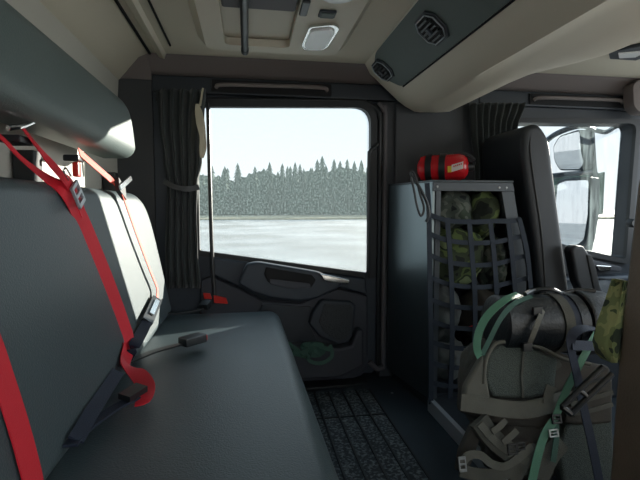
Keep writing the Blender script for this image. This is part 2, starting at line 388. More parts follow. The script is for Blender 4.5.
bm = B(); bx = rounded([(.190, 1.60), (.196, 1.435), (.268, 1.405), (.292, 1.43), (.284, 1.60), (.262, 1.64), (.205, 1.64)], .016, 3)
prism(bm, [V((x, y, 1.352)) for x, y in bx], (0, 0, .012), .004); lm = obj('lamp_bezel', bm, CHROME, t)
bm = B(); c = V((.237, 1.525)); prism(bm, [V((c.x + (x - c.x) * .80, c.y + (y - c.y) * .80, 1.346)) for x, y in bx], (0, 0, .008), .003); obj('lamp_lens', bm, LENS, lm)
bm = B(); box(bm, .212, .262, 1.325, 1.365, 1.354, 1.364, .003); sw = obj('switch', bm, NAVY, t)
bm = B(); box(bm, .218, .256, 1.330, 1.360, 1.351, 1.355, .001); obj('switch_face', bm, PANELG, sw)
bm = B(); lathe(bm, [(0, .05), (.006, .047), (.009, .03), (.01, 0)], (.245, 1.225, 1.3625), (0, 0, -1), 28); obj('round_lamp', bm, LENS, t)
bm = B(); box(bm, .155, .178, 1.27, 1.36, 1.352, 1.364, .004); obj('slider', bm, BLACK, t)

# ---- overhead locker above the front seats
t = thing('overhead_locker', 'large beige overhead locker with grey green vent panel above the front seats', 'overhead locker', (.78, .9, 1.21))
def sec(Y, k):
    a = [(.490, 1.412), (.497, 1.399), (.632, 1.283), (.656, 1.262), (.690, 1.238), (.735, 1.216)]
    flat = [(.76, 1.214), (.84, 1.216), (.90, 1.222), (.97, 1.258), (1.045, 1.308)]
    rec = [(.755, 1.230), (.83, 1.240), (.92, 1.238), (1.0, 1.236), (1.055, 1.240)]
    return [V((x, Y, z)) for x, z in a + [(p[0] * (1 - k) + q_[0] * k, p[1] * (1 - k) + q_[1] * k) for p, q_ in zip(rec, flat)] + [(1.07, 1.412)]]
bm = B(); secs = [sec(y, k) for y, k in [(-.3, 0), (.6, 0), (1.0, .0), (1.22, .05), (1.34, .25), (1.42, .62), (1.48, .85), (1.6, .98), (1.80, 1), (1.94, 1)]]
R = [[bm.verts.new(p) for p in s] for s in secs]
for A, C in zip(R, R[1:]):
    for k in range(len(A)): bm.faces.new((A[k], A[(k + 1) % len(A)], C[(k + 1) % len(A)], C[k]))
bm.faces.new(R[0][::-1]); bm.faces.new(R[-1]); bmesh.ops.recalc_face_normals(bm, faces=bm.faces)
obj('body', bm, BEIGE_SM, t, 32)
# panel: local frame on the sloping face
O = V((.497, 0, 1.399)); E2 = (V((.632, 0, 1.283)) - O); PL = E2.length; E2.normalize(); E1 = V((0, 1, 0)); NN = V((-E2.z, 0, E2.x)) * -1
if NN.z > 0: NN = -NN
MP = Matrix((( E1.x, E2.x, NN.x, O.x), (E1.y, E2.y, NN.y, O.y), (E1.z, E2.z, NN.z, O.z), (0, 0, 0, 1)))
def pl(u, v, w): return O + E1 * u + E2 * v + NN * w
bm = B(); prism(bm, [pl(u, v, .001) for u, v in rounded([(-.28, .004), (1.74, .004), (1.86, .04), (1.86, .10), (1.80, PL - .006), (-.28, PL - .006)], [.01, .025, .028, .025, .025, .01], 4)], NN * .004, 0); obj('vent_panel', bm, PANELG, t, 10)
bm = B(); tube(bm, [pl(-.28, PL - .002, .003), pl(1.79, PL - .002, .003)], .0035, 6, 1); obj('seam', bm, VOID, t)
for px, py, su, sv in ((433, 27, .066, .052), (384, 69, .064, .048)):
    c = atp(px, py, O, NN) - O; u0 = c.dot(E1); v0 = c.dot(E2)
    def oc(su, sv, w): return [pl(u0 + a * su, v0 + b * sv, w) for a, b in ((-1, -.5), (-.6, -1), (.6, -1), (1, -.5), (1, .5), (.6, 1), (-.6, 1), (-1, .5))]
    bm = B(); prism(bm, oc(su, sv, .005), NN * .006, .003); vt = obj('air_vent', bm, NAVY, t)
    bm = B(); prism(bm, oc(su * .82, sv * .80, .0105), NN * .002, .0005); obj('grille_opening', bm, VOID, vt)
    for k in range(5):
        vv = v0 - sv * .58 + sv * 1.16 * k / 4; e = .70 - .12 * abs(k - 2)
        bm = B(); prism(bm, [pl(u0 - su * e, vv - .003, .012), pl(u0 + su * e, vv - .003, .012), pl(u0 + su * e, vv + .003, .012), pl(u0 - su * e, vv + .003, .012)], NN * .007, .001); obj('louvre', bm, BLACK, vt)
    lp = oc(su * .86, sv * .84, .0145); bm = B(); tube(bm, lp + [lp[0]], .0022, 6, 1); obj('rim', bm, ALU, vt)
    bm = B(); box(bm, -.008, .008, -.012, .012, 0, .009, .002, M=Matrix.Translation(pl(u0, v0, .016)) @ MP.to_3x3().to_4x4()); obj('louvre_tab', bm, DOORP, vt)
# front headliner lamp and small visor at the right
t = thing('reading_lamp', 'white reading lamp in the headliner over the front seats', 'lamp', aty(634, 53, 1.5))
p = atz(633, 52, 1.385); bm = B(); prism(bm, [p + V(q) for q in [(-.09, .02, 0), (-.02, .09, 0), (.10, .09, 0), (.10, -.06, 0), (-.02, -.06, 0)]], (0, 0, .0145), .004); t.location = (p.x, p.y, 1.385)
obj('bezel', bm, DOORP, t)
bm = B(); prism(bm, [p + V((0, 0, -.006)) + V(q) for q in [(-.05, .015, 0), (-.005, .06, 0), (.05, .04, 0), (.04, -.03, 0)]], (0, 0, .008), .003); obj('lens', bm, LENS, t)
bm = B(); plate(bm, rounded([(633, 84), (640, 79), (668, 79), (668, 113), (640, 113), (634, 106)], [4, 3, 4, 4, 4, 4], 3), 1.88, .06, .01, 3)
tag(obj('sun_visor', bm, MAUVE), 'small rounded grey visor at the end of the front door trim', 'visor')

# ================================================================ BENCH
t = thing('bench_seat', 'dark grey leather bench seat along the rear wall', 'bench seat', (-.12, .8, 0))
bm = B(); box(bm, -.40, .122, -.3, 1.785, .20, .385, .045, 5)
for v in bm.verts:
    if v.co.x > 0: v.co.x += .018 * (1.785 - v.co.y)
    if v.co.z > .36: v.co.z += .010 * max(0, 1 - abs(v.co.x + .12) / .26)
bmesh.ops.subdivide_edges(bm, edges=[e for e in bm.edges if abs(e.verts[0].co.y - e.verts[1].co.y) > .5], cuts=24, use_grid_fill=True)
obj('seat_cushion', bm, LEATHER, t)
obj('base', box(B(), -.50, .05, -.3, 1.74, 0, .20, .01), NAVY, t)
# backrest: outline in y/z, sheared with its recline
def reclined(outline, thick, bev, xf, zb, k, seg=4):
    q = B(); prism(q, [V((0, y, z)) for y, z in outline], (-thick, 0, 0), 0)
    # inset to round the front face
    q.faces.ensure_lookup_table(); bmesh.ops.recalc_face_normals(q, faces=q.faces)
    fe = [e for e in q.edges if all(abs(v.co.x) < 1e-5 for v in e.verts)]
    bmesh.ops.bevel(q, geom=fe, offset=bev, segments=seg, affect='EDGES', profile=.5)
    for v in q.verts: v.co.x += xf - (v.co.z - zb) * k
    return q
BK = .20
def back_x(z): return -.29 - (z - .40) * BK
bm = reclined(rounded([(-.35, .385), (1.785, .385), (1.785, .842), (-.35, .842)], [0, .03, .17, 0], 10), .10, .028, -.29, .40, BK)
obj('backrest', bm, LEATHER, t, 40)
NB = V((1, 0, BK)).normalized()
bm = B(); tube(bm, [V((back_x(z) - .013, y, z)) for y, z in [(-.3, .8275), (.6, .8275), (1.6, .8275)]], .0022, 6, 1)
obj('piping', bm, LEATHER_DK, t)
bm = B(); tube(bm, [(-.352, y, .392) for y in (-.3, .6, 1.6)], .012, 6, 1); obj('hinge_tube', bm, BLACK, t)
# bolster under the rear cove
bm = reclined(rounded([(-.35, .950), (1.605, .950), (1.605, 1.142), (-.35, 1.142)], [0, .05, .105, 0], 10), .100, .045, -.355, .93, .10, 5)
bo = obj('bolster', bm, BOLSTER, None, 45); tag(bo, 'long grey padded bolster on the rear wall above the bench backrest', 'bolster')
obj('mounting_rail', box(B(), -.525, -.452, -.3, 1.5, .985, 1.06, .006), BLACK, bo)
# black uprights behind the backrest and belt anchor hardware
for px, py, lab in ((28, 152, 'black upright post behind the bench, nearest the camera'), (111, 168, 'black upright post behind the bench, by the window end')):
    p = atx(px, py, -.50); bm = B(); box(bm, -.525, -.478, p.y - .022, p.y + .022, .55, .922, .005); u = tag(obj('upright_post', bm, BLACK), lab, 'post', 'posts behind the bench')
    bm = B(); lathe(bm, [(0, .012), (.012, .012)], (-.478, p.y + .005, .84), (1, 0, 0), 12); obj('bolt', bm, DOT, u)

# ---- red belts
def bpt(px, py, off=.004): return atp(px, py, V((-.29, 0, .40)) + NB * off, NB)
G = 'red seat belts of the bench'
# middle belt
p0 = atx(22, 127, -.42)
t = thing('seat_belt', 'red seat belt with steel adjuster across the middle of the bench backrest', 'seat belt', (p0.x, p0.y, .40), G)
bm = B(); box(bm, p0.x - .03, p0.x + .012, p0.y - .035, p0.y + .025, .910, .924, .004); obj('anchor_bracket', bm, BLACK, t)
bm = B(); tube(bm, [atx(8, 128, -.415), atx(22, 126, -.405), atx(34, 121, -.400)], .005, 8); obj('guide_bar', bm, CHROME, t)
bm = B(); a = atx(-14, 128, -.43)
strap(bm, [a, atx(2, 138, -.425), atx(21, 158, -.41), atx(46, 178, -.395), bpt(66, 190, .010), bpt(78, 213), bpt(92, 245), bpt(108, 285), bpt(121, 320), bpt(128, 345), bpt(124, 362, .006)],
      [.016, .016, .018, .030, .044, .048, .048, .050, .050, .048, .046], [V((.8, -.1, .6))] * 3 + [V((.9, -.1, .5))] + [V((.85, -.35, .2))] * 6 + [NB]); obj('webbing', bm, RED, t)
bm = B(); strap(bm, [atx(22, 127, -.41), atx(44, 155, -.395), bpt(66, 180, .014), bpt(72, 187, .012), bpt(76, 196, .010), bpt(79, 203, .008), bpt(83, 213, .006)], [.016, .02, .034, .036, .036, .036, .036], [V((.6, -.35, .7))] * 2 + [NB] * 5); obj('webbing', bm, RED, t)
bm = B()
A = bpt(72, 184, .018); D = bpt(81, 205, .018); up_ = (A - D).normalized(); sd = up_.cross(NB).normalized(); L = (A - D).length
def fr(a, b): return (A + D) / 2 + sd * a + up_ * b
for a0, a1, b0, b1 in ((-.024, -.017, -L / 2, L / 2), (.017, .024, -L / 2, L / 2), (-.024, .024, L / 2 - .008, L / 2), (-.024, .024, -L / 2, -L / 2 + .010), (-.024, .024, -.004, .004)):
    prism(bm, [fr(a0, b0), fr(a1, b0), fr(a1, b1), fr(a0, b1)], NB * .006, .0015)
ad = obj('adjuster', bm, ALU, t); ad['label'] = 'steel slide adjuster'
bm = B(); tube(bm, [bpt(68, 180, .022), bpt(64, 172, .03), bpt(66, 168, .032), bpt(71, 176, .024)], .002, 6); obj('wire_loop', bm, CHROME, ad)
# loose tail curling on the seat
zs = .402
bm = B(); strap(bm, [bpt(124, 360, .007), atz(128, 366, .430), atz(138, 374, .425), atz(146, 386, .418), atz(143, 398, .412), atz(136, 401, .409)], .036, [NB, V((.6, 0, .8)), V((.2, -.6, .8)), V((-.1, -.6, .8)), V((0, -.3, 1)), V((0, -.2, 1))]); obj('webbing_tail', bm, RED, t)
bm = B(); strap(bm, [atz(138, 397, .412), atz(120, 405, .411), atz(100, 418, .412), atz(82, 432, .414), atz(70, 446, .416)], .022, V((0, 0, 1)), .004); x = obj('lap_webbing', bm, NAVYW, t); x['label'] = 'navy lap webbing'
bm = B(); strap(bm, [bpt(118, 372, .012), bpt(105, 392, .012), bpt(92, 412, .014), bpt(76, 440, .016)], .026, V((.5, -.2, .8)), .004); x = obj('lap_webbing', bm, NAVYW, t)
q1 = atz(124, 398, .420); q2 = atz(140, 388, .424)
bm = B(); d = (q2 - q1).normalized(); strap(bm, [q1, q2 + d * .005], .030, V((0, -.2, 1)), .012, 1); obj('tongue', bm, BLACK, t)
# far belt
p0 = atx(78, 152, -.42)
t = thing('seat_belt', 'orange red seat belt at the window end of the bench', 'seat belt', (p0.x, p0.y, .40), G)
bm = B(); box(bm, p0.x - .03, p0.x + .008, p0.y - .02, p0.y + .022, .906, .922, .004); obj('anchor_bracket', bm, BLACK, t)
bm = B(); box(bm, p0.x - .012, p0.x + .004, p0.y - .012, p0.y + .010, .868, .905, .004); x = obj('belt_guide', bm, REDL, t)
bm = B(); strap(bm, [atx(79, 152, -.415), atx(95, 166, -.405), atx(110, 179, -.39), bpt(119, 188, .014)], .026, V((.9, -.25, .4))); obj('webbing', bm, REDO, t)
A = bpt(117, 184, .018); D = bpt(124, 194, .018); bm = B(); strap(bm, [A, D], .042, NB, .012, 1); ad = obj('adjuster', bm, BLACK, t)
bm = B(); strap(bm, [bpt(120, 188, .028), bpt(131, 178, .034)], .014, NB, .004, 1); obj('lever', bm, CHROME, ad)
pts = [bpt(122, 193, .022), bpt(126, 204, .018), bpt(138, 238, .018), bpt(150, 270, .018), bpt(157, 288, .018), bpt(157, 299, .018)]
bm = B(); strap(bm, pts, .018, [NB, NB, NB, NB, NB, NB]); obj('webbing', bm, REDO, t)
q1 = bpt(157, 299, .02); q2 = bpt(147, 322, .022)
bm = B(); strap(bm, [q1, q2], .032, V((.6, -.3, .7)), .010, 1); x = obj('tongue', bm, BLACK, t)
bm = B(); strap(bm, [q1.lerp(q2, .15) + V((.006, -.003, .006)), q1.lerp(q2, .75) + V((.006, -.003, .006))], .014, V((.6, -.3, .7)), .004, 1); obj('tongue_plate', bm, CHROME, x)
bm = B(); strap(bm, [q2, bpt(141, 334, .022), bpt(134, 346, .020), atz(126, 360, .411)], .028, V((.3, 0, 1)), .004); obj('lap_webbing', bm, NAVYW, t)
# near belt
p0 = bpt(-40, 260)
t = thing('seat_belt', 'bright red seat belt nearest the camera on the backrest', 'seat belt', (p0.x, p0.y, .40), G)
bm = B(); strap(bm, [bpt(-90, 190), bpt(-50, 255), bpt(-14, 330), bpt(4, 380), bpt(20, 430), bpt(32, 475), bpt(37, 500)], .046, NB); obj('webbing', bm, RED, t)
bm = B(); strap(bm, [bpt(37, 496, .006), bpt(40, 520, .012)], .03, NB, .01, 1); obj('tongue', bm, BLACK, t)
# buckles standing on stalks
def buckle(base, stalk, head, lab, w=.034, red=True):
    t = thing('belt_buckle', lab, 'buckle', base, 'belt buckles on the bench')
    bm = B(); strap(bm, stalk, .022, V((0, 0, 1)), .004); obj('stalk', bm, BLACK, t)
    a, b = head; bm = B(); d = (b - a).normalized(); s = d.cross(V((0, 0, 1))).normalized(); n = s.cross(d)
    prism(bm, [a - s * w / 2 - n * .008, a + s * w / 2 - n * .008, b + s * w / 2 - n * .008, b - s * w / 2 - n * .008], n * .024, .004); obj('housing', bm, BLACK, t)
    if red:
        bm = B(); prism(bm, [b - s * w * .38 - n * .004 + d * .001, b + s * w * .38 - n * .004 + d * .001, b + s * w * .38 + n * .012 + d * .001, b - s * w * .38 + n * .012 + d * .001], d * .003, .001); x = obj('button', bm, REDL, t); x['label'] = 'red release button'
a = atz(182, 344, .412); b = atz(203, 338, .412)
buckle(atz(128, 362, .4), [atz(124, 364, .404), atz(150, 353, .404), atz(170, 347, .407), a], (a, b), 'black buckle with red button lying on the middle of the bench seat', .040)
a = V((-.17, 1.72, .413)); b = atz(208, 303, .425)
buckle((-.23, 1.70, .4), [V((-.30, 1.70, .404)), V((-.24, 1.705, .405)), V((-.20, 1.71, .409)), a], (a, b), 'black buckle at the window end of the bench seat', .036)

# ================================================================ CURTAINS
def curtain(name, label, px_rows, Y, mats, pleats, group):
    t = thing(name, label, 'curtain', aty(*px_rows[-1][:2], Y), group)
    NU, NV = 64, 40; bm = B(); grid = []
    for j in range(NV + 1):
        v = j / NV * (len(px_rows) - 1); i = min(int(v), len(px_rows) - 2); f = v - i; f = f * f * (3 - 2 * f)
        r0, r1 = px_rows[i], px_rows[i + 1]; L_ = r0[0] * (1 - f) + r1[0] * f; yy = r0[1] * (1 - (v - i)) + r1[1] * (v - i); R_ = r0[2] * (1 - f) + r1[2] * f
        row = []
        for k in range(NU + 1):
            u = k / NU; p = aty(L_ + (R_ - L_) * u, yy, Y)
            p.y += .014 * math.sin(u * pleats * 2 * math.pi + .9 * math.sin(j * .16)) + .006 * noise.noise(V((u * 6, j * .12, 3)))
            row.append(bm.verts.new(p))
        grid.append(row)
    for A, C in zip(grid, grid[1:]):
        for k in range(NU): bm.faces.new((A[k], A[k + 1], C[k + 1], C[k]))
    bmesh.ops.recalc_face_normals(bm, faces=bm.faces)
    r = bmesh.ops.extrude_face_region(bm, geom=list(bm.faces))
    for v in [g for g in r['geom'] if isinstance(g, bmesh.types.BMVert)]: v.co.y += .003
    bmesh.ops.recalc_face_normals(bm, faces=bm.faces)
    obj('cloth', bm, mats, t, 180); return t
t = curtain('curtain', 'black curtain tied back at the left of the rear door window', [(156, 89, 206), (158, 120, 204), (163, 160, 202), (167, 186, 198), (166, 215, 197), (165, 250, 198), (166, 288, 201)], 1.925, CURT, 5, 'cab curtains')
bm = B(); strap(bm, [aty(164, 181, 1.90), aty(175, 187, 1.895), aty(188, 189, 1.895), aty(199, 187, 1.905)], .022, V((0, -1, 0)), .004); obj('tie_band', bm, BLACK, t)
bm = B(); strap(bm, [aty(203, 88, 1.908), aty(200, 106, 1.905)], .008, V((0, -1, .0)), .003); strap(bm, [aty(197, 104, 1.902), aty(200, 120, 1.900), aty(203, 140, 1.900), aty(202, 158, 1.903)], [.012, .03, .034, .026, .03, .012], [V((.5, -1, 0)), V((.1, -1, 0)), V((.6, -1, .1)), V((.2, -1, 0))], .004); x = obj('lining', bm, LINING, t); x['label'] = 'cream lining showing at the edge'
curtain('curtain', 'short black gathered curtain behind the front seat', [(470, 103, 526), (472, 130, 518), (474, 165, 508), (476, 205, 500)], 1.93, CURT, 8, 'cab curtains')

# ================================================================ RACK AND GEAR
t = thing('equipment_platform', 'dark low platform with aluminium edge under rack and backpack', 'platform', (.95, 1.4, 0))
obj('tray', prism(B(), [V(p) for p in [(.705, 0.9, 0), (1.18, 0.9, 0), (1.18, 1.97, 0), (.655, 1.97, 0), (.705, 1.62, 0)]], (0, 0, .045), .003), NAVY, t)
x = obj('edge_rail', prism(B(), [V(p) for p in [(.684, 0.9, 0), (.704, 0.9, 0), (.704, 1.62, 0), (.684, 1.62, 0)]], (0, 0, .052), .003), ALU, t); x['label'] = 'aluminium edge rail'
ZB = .047; ZT = .888
t = thing('equipment_rack', 'open fronted grey steel rack with a plain steel side panel', 'rack', (.87, 1.8, ZB))
bm = B(); prism(bm, [V(p) for p in [(.688, 1.62, ZB), (.700, 1.62, ZB), (.640, 1.965, ZB), (.628, 1.965, ZB)]], (0, 0, ZT - ZB), .002); obj('side_panel', bm, STEEL, t)
bm = B(); prism(bm, [V(p) for p in [(.688, 1.615, ZT), (1.02, 1.615, ZT), (1.02, 1.965, ZT), (.628, 1.965, ZT)]], (0, 0, .008), .002); obj('top_plate', bm, FRAME, t)
bm = B(); prism(bm, [V(p) for p in [(.640, 1.955, ZB), (1.10, 1.955, ZB), (1.02, 1.955, ZT), (.640, 1.955, ZT)]], (0, .008, 0), .001); obj('back_panel', bm, NAVY, t)
bm = B(); prism(bm, xz([(.701, ZB), (.722, ZB), (.722, ZT - .001), (.701, ZT - .001)], 1.615), (0, .025, 0), .002); obj('post', bm, FRAME, t)
bm = B(); prism(bm, xz([(.962, ZT - .001), (1.015, ZT - .001), (1.085, .55), (1.10, ZB), (1.05, ZB), (1.035, .55)], 1.615), (0, .025, 0), .002); obj('post', bm, FRAME, t)
bm = B(); prism(bm, xz([(.688, ZT - .034), (1.020, ZT - .034), (1.012, ZT - .001), (.688, ZT - .001)], 1.608), (0, .012, 0), .002); tb = obj('top_beam', bm, FRAME, t)
bm = B(); prism(bm, [V(p) for p in [(1.015, 1.64, ZT - .002), (1.005, 1.64, ZT - .002), (1.075, 1.64, .55), (1.09, 1.64, ZB), (1.10, 1.64, ZB), (1.085, 1.64, .55)]], (0, .31, 0), .001); obj('side_panel', bm, FRAME, t)
for x, z in ((.703, .870), (.955, .868), (.985, .868)):
    bm = B(); lathe(bm, [(0, .005), (.003, .0035)], (x, 1.608, z), (0, -1, 0), 10); obj('bolt', bm, DOT, tb)
bm = B(); box(bm, .702, 1.085, 1.64, 1.95, ZB, ZB + .01); obj('bottom_plate', bm, NAVY, t)

# contents of the rack
GB = 'soft kit stuffed in the rack'
def bundle(name, c, r, m, seed, lab, cat, **k):
    tag(obj(name, lump(B(), c, r, seed, **k), m, None, 180), lab, cat, GB)
bundle('camouflage_jacket', (.815, 1.75, .785), (.095, .09, .075), CAMO_GY, 3, 'dull camouflage jacket folded at the top of the rack', 'jacket', fr=4)
bundle('camouflage_jacket', (.945, 1.73, .765), (.062, .085, .10), CAMO, 5, 'green camouflage jacket at the top right of the rack', 'jacket', fr=4)
bundle('camouflage_bag', (.835, 1.73, .595), (.115, .085, .115), CAMO, 9, 'bright green camouflage bag in the middle of the rack', 'bag', fr=4)
bundle('cloth_bag', (.995, 1.725, .560), (.050, .085, .115), CAMO_GY, 11, 'dark camouflage bag beside the slanted rack post', 'bag', fr=4)
bundle('stuff_sack', (.785, 1.735, .360), (.068, .09, .115), ARMOUR, 13, 'grey stuff sack low behind the net at the left', 'sack', fr=4)
bundle('stuff_sack', (.955, 1.725, .350), (.085, .085, .115), BROWN, 17, 'brown stuff sack low behind the net at the right', 'sack', fr=4)
bundle('kit_bag', (.805, 1.745, .165), (.085, .085, .085), ARMOUR, 19, 'grey kit bag at the bottom of the rack', 'bag', fr=4)
bundle('kit_bag', (.985, 1.755, .165), (.078, .085, .085), CAMO_GY, 23, 'dark camouflage kit bag at the bottom right of the rack', 'bag', fr=4)

pt = bpy.data.objects['stuff_sack.001']; bm = B(); strap(bm, [aty(468, 329, 1.640), aty(474, 327, 1.636), aty(482, 324, 1.640)], .016, V((0, -1, .2)), .003); x = obj('pull_tab', bm, RED, pt); x['label'] = 'red pull tab'
# net over the front
t = thing('cargo_net', 'dark navy webbing cargo net across the front of the rack', 'net', (.9, 1.59, .07))
NY = 1.592
cols = [[(427, 183), (429, 215), (430, 290), (431, 350), (431, 404)], [(447, 218), (450, 255), (452, 300), (452, 350), (450, 398)], [(469, 219), (472, 255), (475, 300), (474, 350), (470, 396)],
        [(490, 220), (494, 255), (497, 300), (498, 350), (496, 392)], [(508, 219), (512, 255), (516, 300), (520, 350), (521, 390)], [(519, 218), (527, 252), (532, 300), (538, 350), (542, 388)]]
for i, c in enumerate(cols):
    bm = B(); strap(bm, [aty(x, y, NY - .010 * math.sin(min(1, k / 4) * math.pi)) for k, (x, y) in enumerate(c)], .019, V((0, -1, 0)), .003); obj('webbing_strap', bm, NETW, t)
for j, (yl, ym, yr) in enumerate([(215, 222, 219), (234, 243, 236), (255, 265, 256), (277, 287, 278), (299, 308, 300), (320, 329, 322), (341, 349, 343), (362, 368, 362), (382, 386, 382)]):
    xr = 520 + (yr - 219) * .13
    bm = B(); yy = NY + .0045
    strap(bm, [aty(430, yl, yy), aty(448, (yl + ym) / 2 + 2, yy - .004), aty(472, ym, yy - .007), aty(495, ym - 1, yy - .007), aty(xr - 8, yr + 2, yy - .003), aty(xr, yr, yy)], .018, V((0, -1, 0)), .003); obj('webbing_strap', bm, NETW, t)
bm = B(); Z = 1.575; tube(bm, [aty(x, y, Z) for x, y in [(412, 176), (410, 173), (413, 172), (417, 182), (420, 194), (424, 208), (421, 216), (417, 206), (414, 190), (411, 177)]], .0045, 8, 4)
x = obj('cord_hook', bm, BLACK, t)
bm = B(); tube(bm, [aty(x, y, Z) for x, y in [(416, 182), (421, 190), (427, 203), (429, 214), (426, 222)]], .006, 8, 4); obj('cord', bm, BLACK, t)

# red extinguisher lying on the rack
ex0 = V((.700, 1.800, .953)); ex1 = V((.872, 1.690, .953)); AX = (ex1 - ex0).normalized(); LE = (ex1 - ex0).length; RE = .0535
t = thing('fire_extinguisher', 'small red fire extinguisher strapped down on top of the rack', 'fire extinguisher', ((ex0 + ex1) / 2 - V((0, 0, .057))))
bm = B(); prof = [(0, .012), (.004, .034), (.016, .049), (.032, RE)] + [(.032 + k * .01, RE) for k in range(1, int((LE - .075) / .01))] + [(LE - .036, RE), (LE - .018, .047), (LE - .006, .034), (LE, .012)]
lathe(bm, prof, ex0, AX, 32); obj('cylinder', bm, REDGLOSS, t)
for h in (.038, .092):
    bm = B(); lathe(bm, [(h, RE + .0035), (h + .024, RE + .0035)], ex0, AX, 32); bn = obj('clamp_band', bm, BLACK, t)
side = AX.cross(V((0, 0, 1))).normalized(); 
if side.y > 0: side = -side
upv = V((0, 0, 1))
def curved(bm, h0, h1, a0, a1, tilt=0, off=.0015):
    q = B(); rows = []
    for i in range(9):
        f = i / 8; r_ = []
        for j in range(9):
            g = j / 8; h = h0 + (h1 - h0) * f; a = a0 + (a1 - a0) * g + tilt * f
            r_.append(q.verts.new(ex0 + AX * h + (side * math.cos(a) + upv * math.sin(a)) * (RE + off)))
        rows.append(r_)
    for A_, C_ in zip(rows, rows[1:]):
        for j in range(8): q.faces.new((A_[j], A_[j + 1], C_[j + 1], C_[j]))
    bmesh.ops.recalc_face_normals(q, faces=q.faces); bmesh.ops.solidify(q, geom=list(q.faces), thickness=.001); merge(bm, q); return bm
obj('warning_label', curved(B(), .128, .143, -.42, .02), YELLOWL, t)['label'] = 'yellow label square'
wl = obj('label', curved(B(), .143, .186, -.40, .10, .22), WHITEL, t); wl['label'] = 'white label with red lettering'
bm = B()
for k in range(5): curved(bm, .150 + k * .0068, .1545 + k * .0068, .0 + .035 * k - .06, .10 + .035 * k - .06, 0, .0035)
obj('lettering', bm, REDL, wl)
bm = B(); lathe(bm, [(LE - .004, .02), (LE + .012, .018), (LE + .020, .012)], ex0, AX, 16); v_ = obj('valve', bm, BLACK, t)
bm = B(); c = ex0 + AX * (LE - .03) + upv * .054; strap(bm, [c - AX * .03, c + AX * .01, c + AX * .045 - upv * .02, c + AX * .048 - upv * .045], .024, upv, .008); obj('lever', bm, BLACK, t)

# ---- backpack
PN = V((0, -1, .30)).normalized(); PO = V((.85, 1.10, .12))
def pk(px, py, off=0): return atp(px, py, PO + PN * off, PN)
def pplate(bm, px, off, depth, bev=.006, seg=3): return prism(bm, [pk(x, y, off) for x, y in px], -PN * depth, bev, seg)
t = thing('backpack', 'large olive grey military backpack with mesh back pad and green straps', 'backpack', (.9, 1.3, .05))
bm = B(); lump(bm, (.815, 1.262, .235), (.150, .104, .150), 31, amp=.10, fr=3, sub=5, sq=.6); obj('main_bag', bm, TAUPE, t, 180)
bm = B(); pplate(bm, [(466, 388), (480, 362), (486, 348), (500, 338), (530, 341), (560, 352), (590, 362), (612, 366), (612, 420), (600, 440), (540, 430), (482, 422), (464, 412)], .0, .06, .015, 4); obj('back_frame', bm, BROWN, t, 60)
bm = B(); pplate(bm, [(488, 354), (499, 344), (530, 347), (559, 358), (556, 392), (530, 399), (494, 398), (485, 380)], .030, .034, .012, 4); obj('back_pad', bm, MESHPAD, t, 60)
bm = B(); pplate(bm, [(466, 386), (476, 368), (484, 354), (491, 398), (489, 404), (464, 402)], .034, .03, .009, 3); obj('side_wing', bm, TAUPE_LT, t, 60)
bm = B(); strap(bm, [pk(461, 402, .040), pk(480, 405, .048), pk(520, 410, .052), pk(548, 405, .052), pk(562, 400, .048), pk(590, 398, .03)], .044, PN, .008); obj('waist_strap', bm, TAUPE_LT, t)
bm = B(); pplate(bm, [(556, 398), (580, 388), (614, 376), (614, 424), (590, 426), (566, 424)], .050, .04, .012, 3); obj('side_pocket', bm, BROWN, t, 60)
bm = B(); pplate(bm, [(566, 426), (600, 420), (614, 418), (616, 492), (566, 492), (558, 450)], .046, .04, .012, 3); obj('lumbar_pad', bm, MESHPAD, t, 60)
def pad(px, w, off, m, name, th=.016):
    bm = B(); strap(bm, [pk(x, y, off) for x, y in px], w, PN, th)
    for v in bm.verts: v.co += PN * .004 * noise.noise(v.co * 40)
    return obj(name, bm, m, t, 60)
pad([(478, 420), (490, 436), (506, 450), (524, 462), (546, 480)], .052, .050, TAUPE, 'hip_belt', .022)
pad([(480, 424), (494, 440), (512, 454), (528, 462)], .020, .066, TAUPE_LT, 'hip_webbing', .004)
pad([(462, 464), (468, 456), (480, 455), (492, 464), (505, 466), (520, 456), (532, 446)], .020, .070, TAUPE_LT, 'hip_webbing', .005)
pad([(460, 470), (476, 474), (500, 474), (520, 466)], .030, .062, TAUPE, 'hip_webbing', .008)
pad([(536, 478), (548, 455), (560, 440)], .05, .060, TAUPE, 'shoulder_pad', .02)
bm = B(); pplate(bm, [(476, 420), (484, 430), (470, 470), (458, 472), (462, 450)], .022, .03, .006); obj('hip_flap', bm, BROWN, t)
bm = B(); c = pk(528, 458, -.02); lump(bm, (c.x, c.y + .03, c.z + .01), (.11, .07, .075), 37, amp=.2, fr=4, sub=4, sq=.8); obj('lower_pocket', bm, BROWN, t, 180)
def pbuckle(px, py, w, h, m, off=.06):
    bm = B(); c = pk(px, py, off); r = V((1, 0, 0)); u = PN.cross(r).normalized() * -1
    for a0, a1, b0, b1 in ((-w, -w * .65, -h, h), (w * .65, w, -h, h), (-w, w, h * .6, h), (-w, w, -h, -h * .6), (-w, w, -.12 * h, .12 * h)):
        prism(bm, [c + r * a0 + u * b0, c + r * a1 + u * b0, c + r * a1 + u * b1, c + r * a0 + u * b1], PN * .005, .001)
    return obj('buckle', bm, m, t)
pbuckle(512, 449, .014, .014, BLACK, .075); pbuckle(462, 464, .010, .018, DOT, .078); pbuckle(520, 446, .012, .010, BLACK, .075)
bm = B(); tube(bm, [pk(x, y, .034) for x, y in [(484, 384), (485, 366), (489, 353), (500, 342), (530, 345), (548, 351), (561, 358), (575, 361), (590, 364)]], .0055, 8); x = obj('hem', bm, TAUPE_LT, t); x['label'] = 'pale hem along the top of the back pad'
pad([(524, 346), (522, 374), (523, 398)], .006, .032, TAUPE, 'seam', .003)
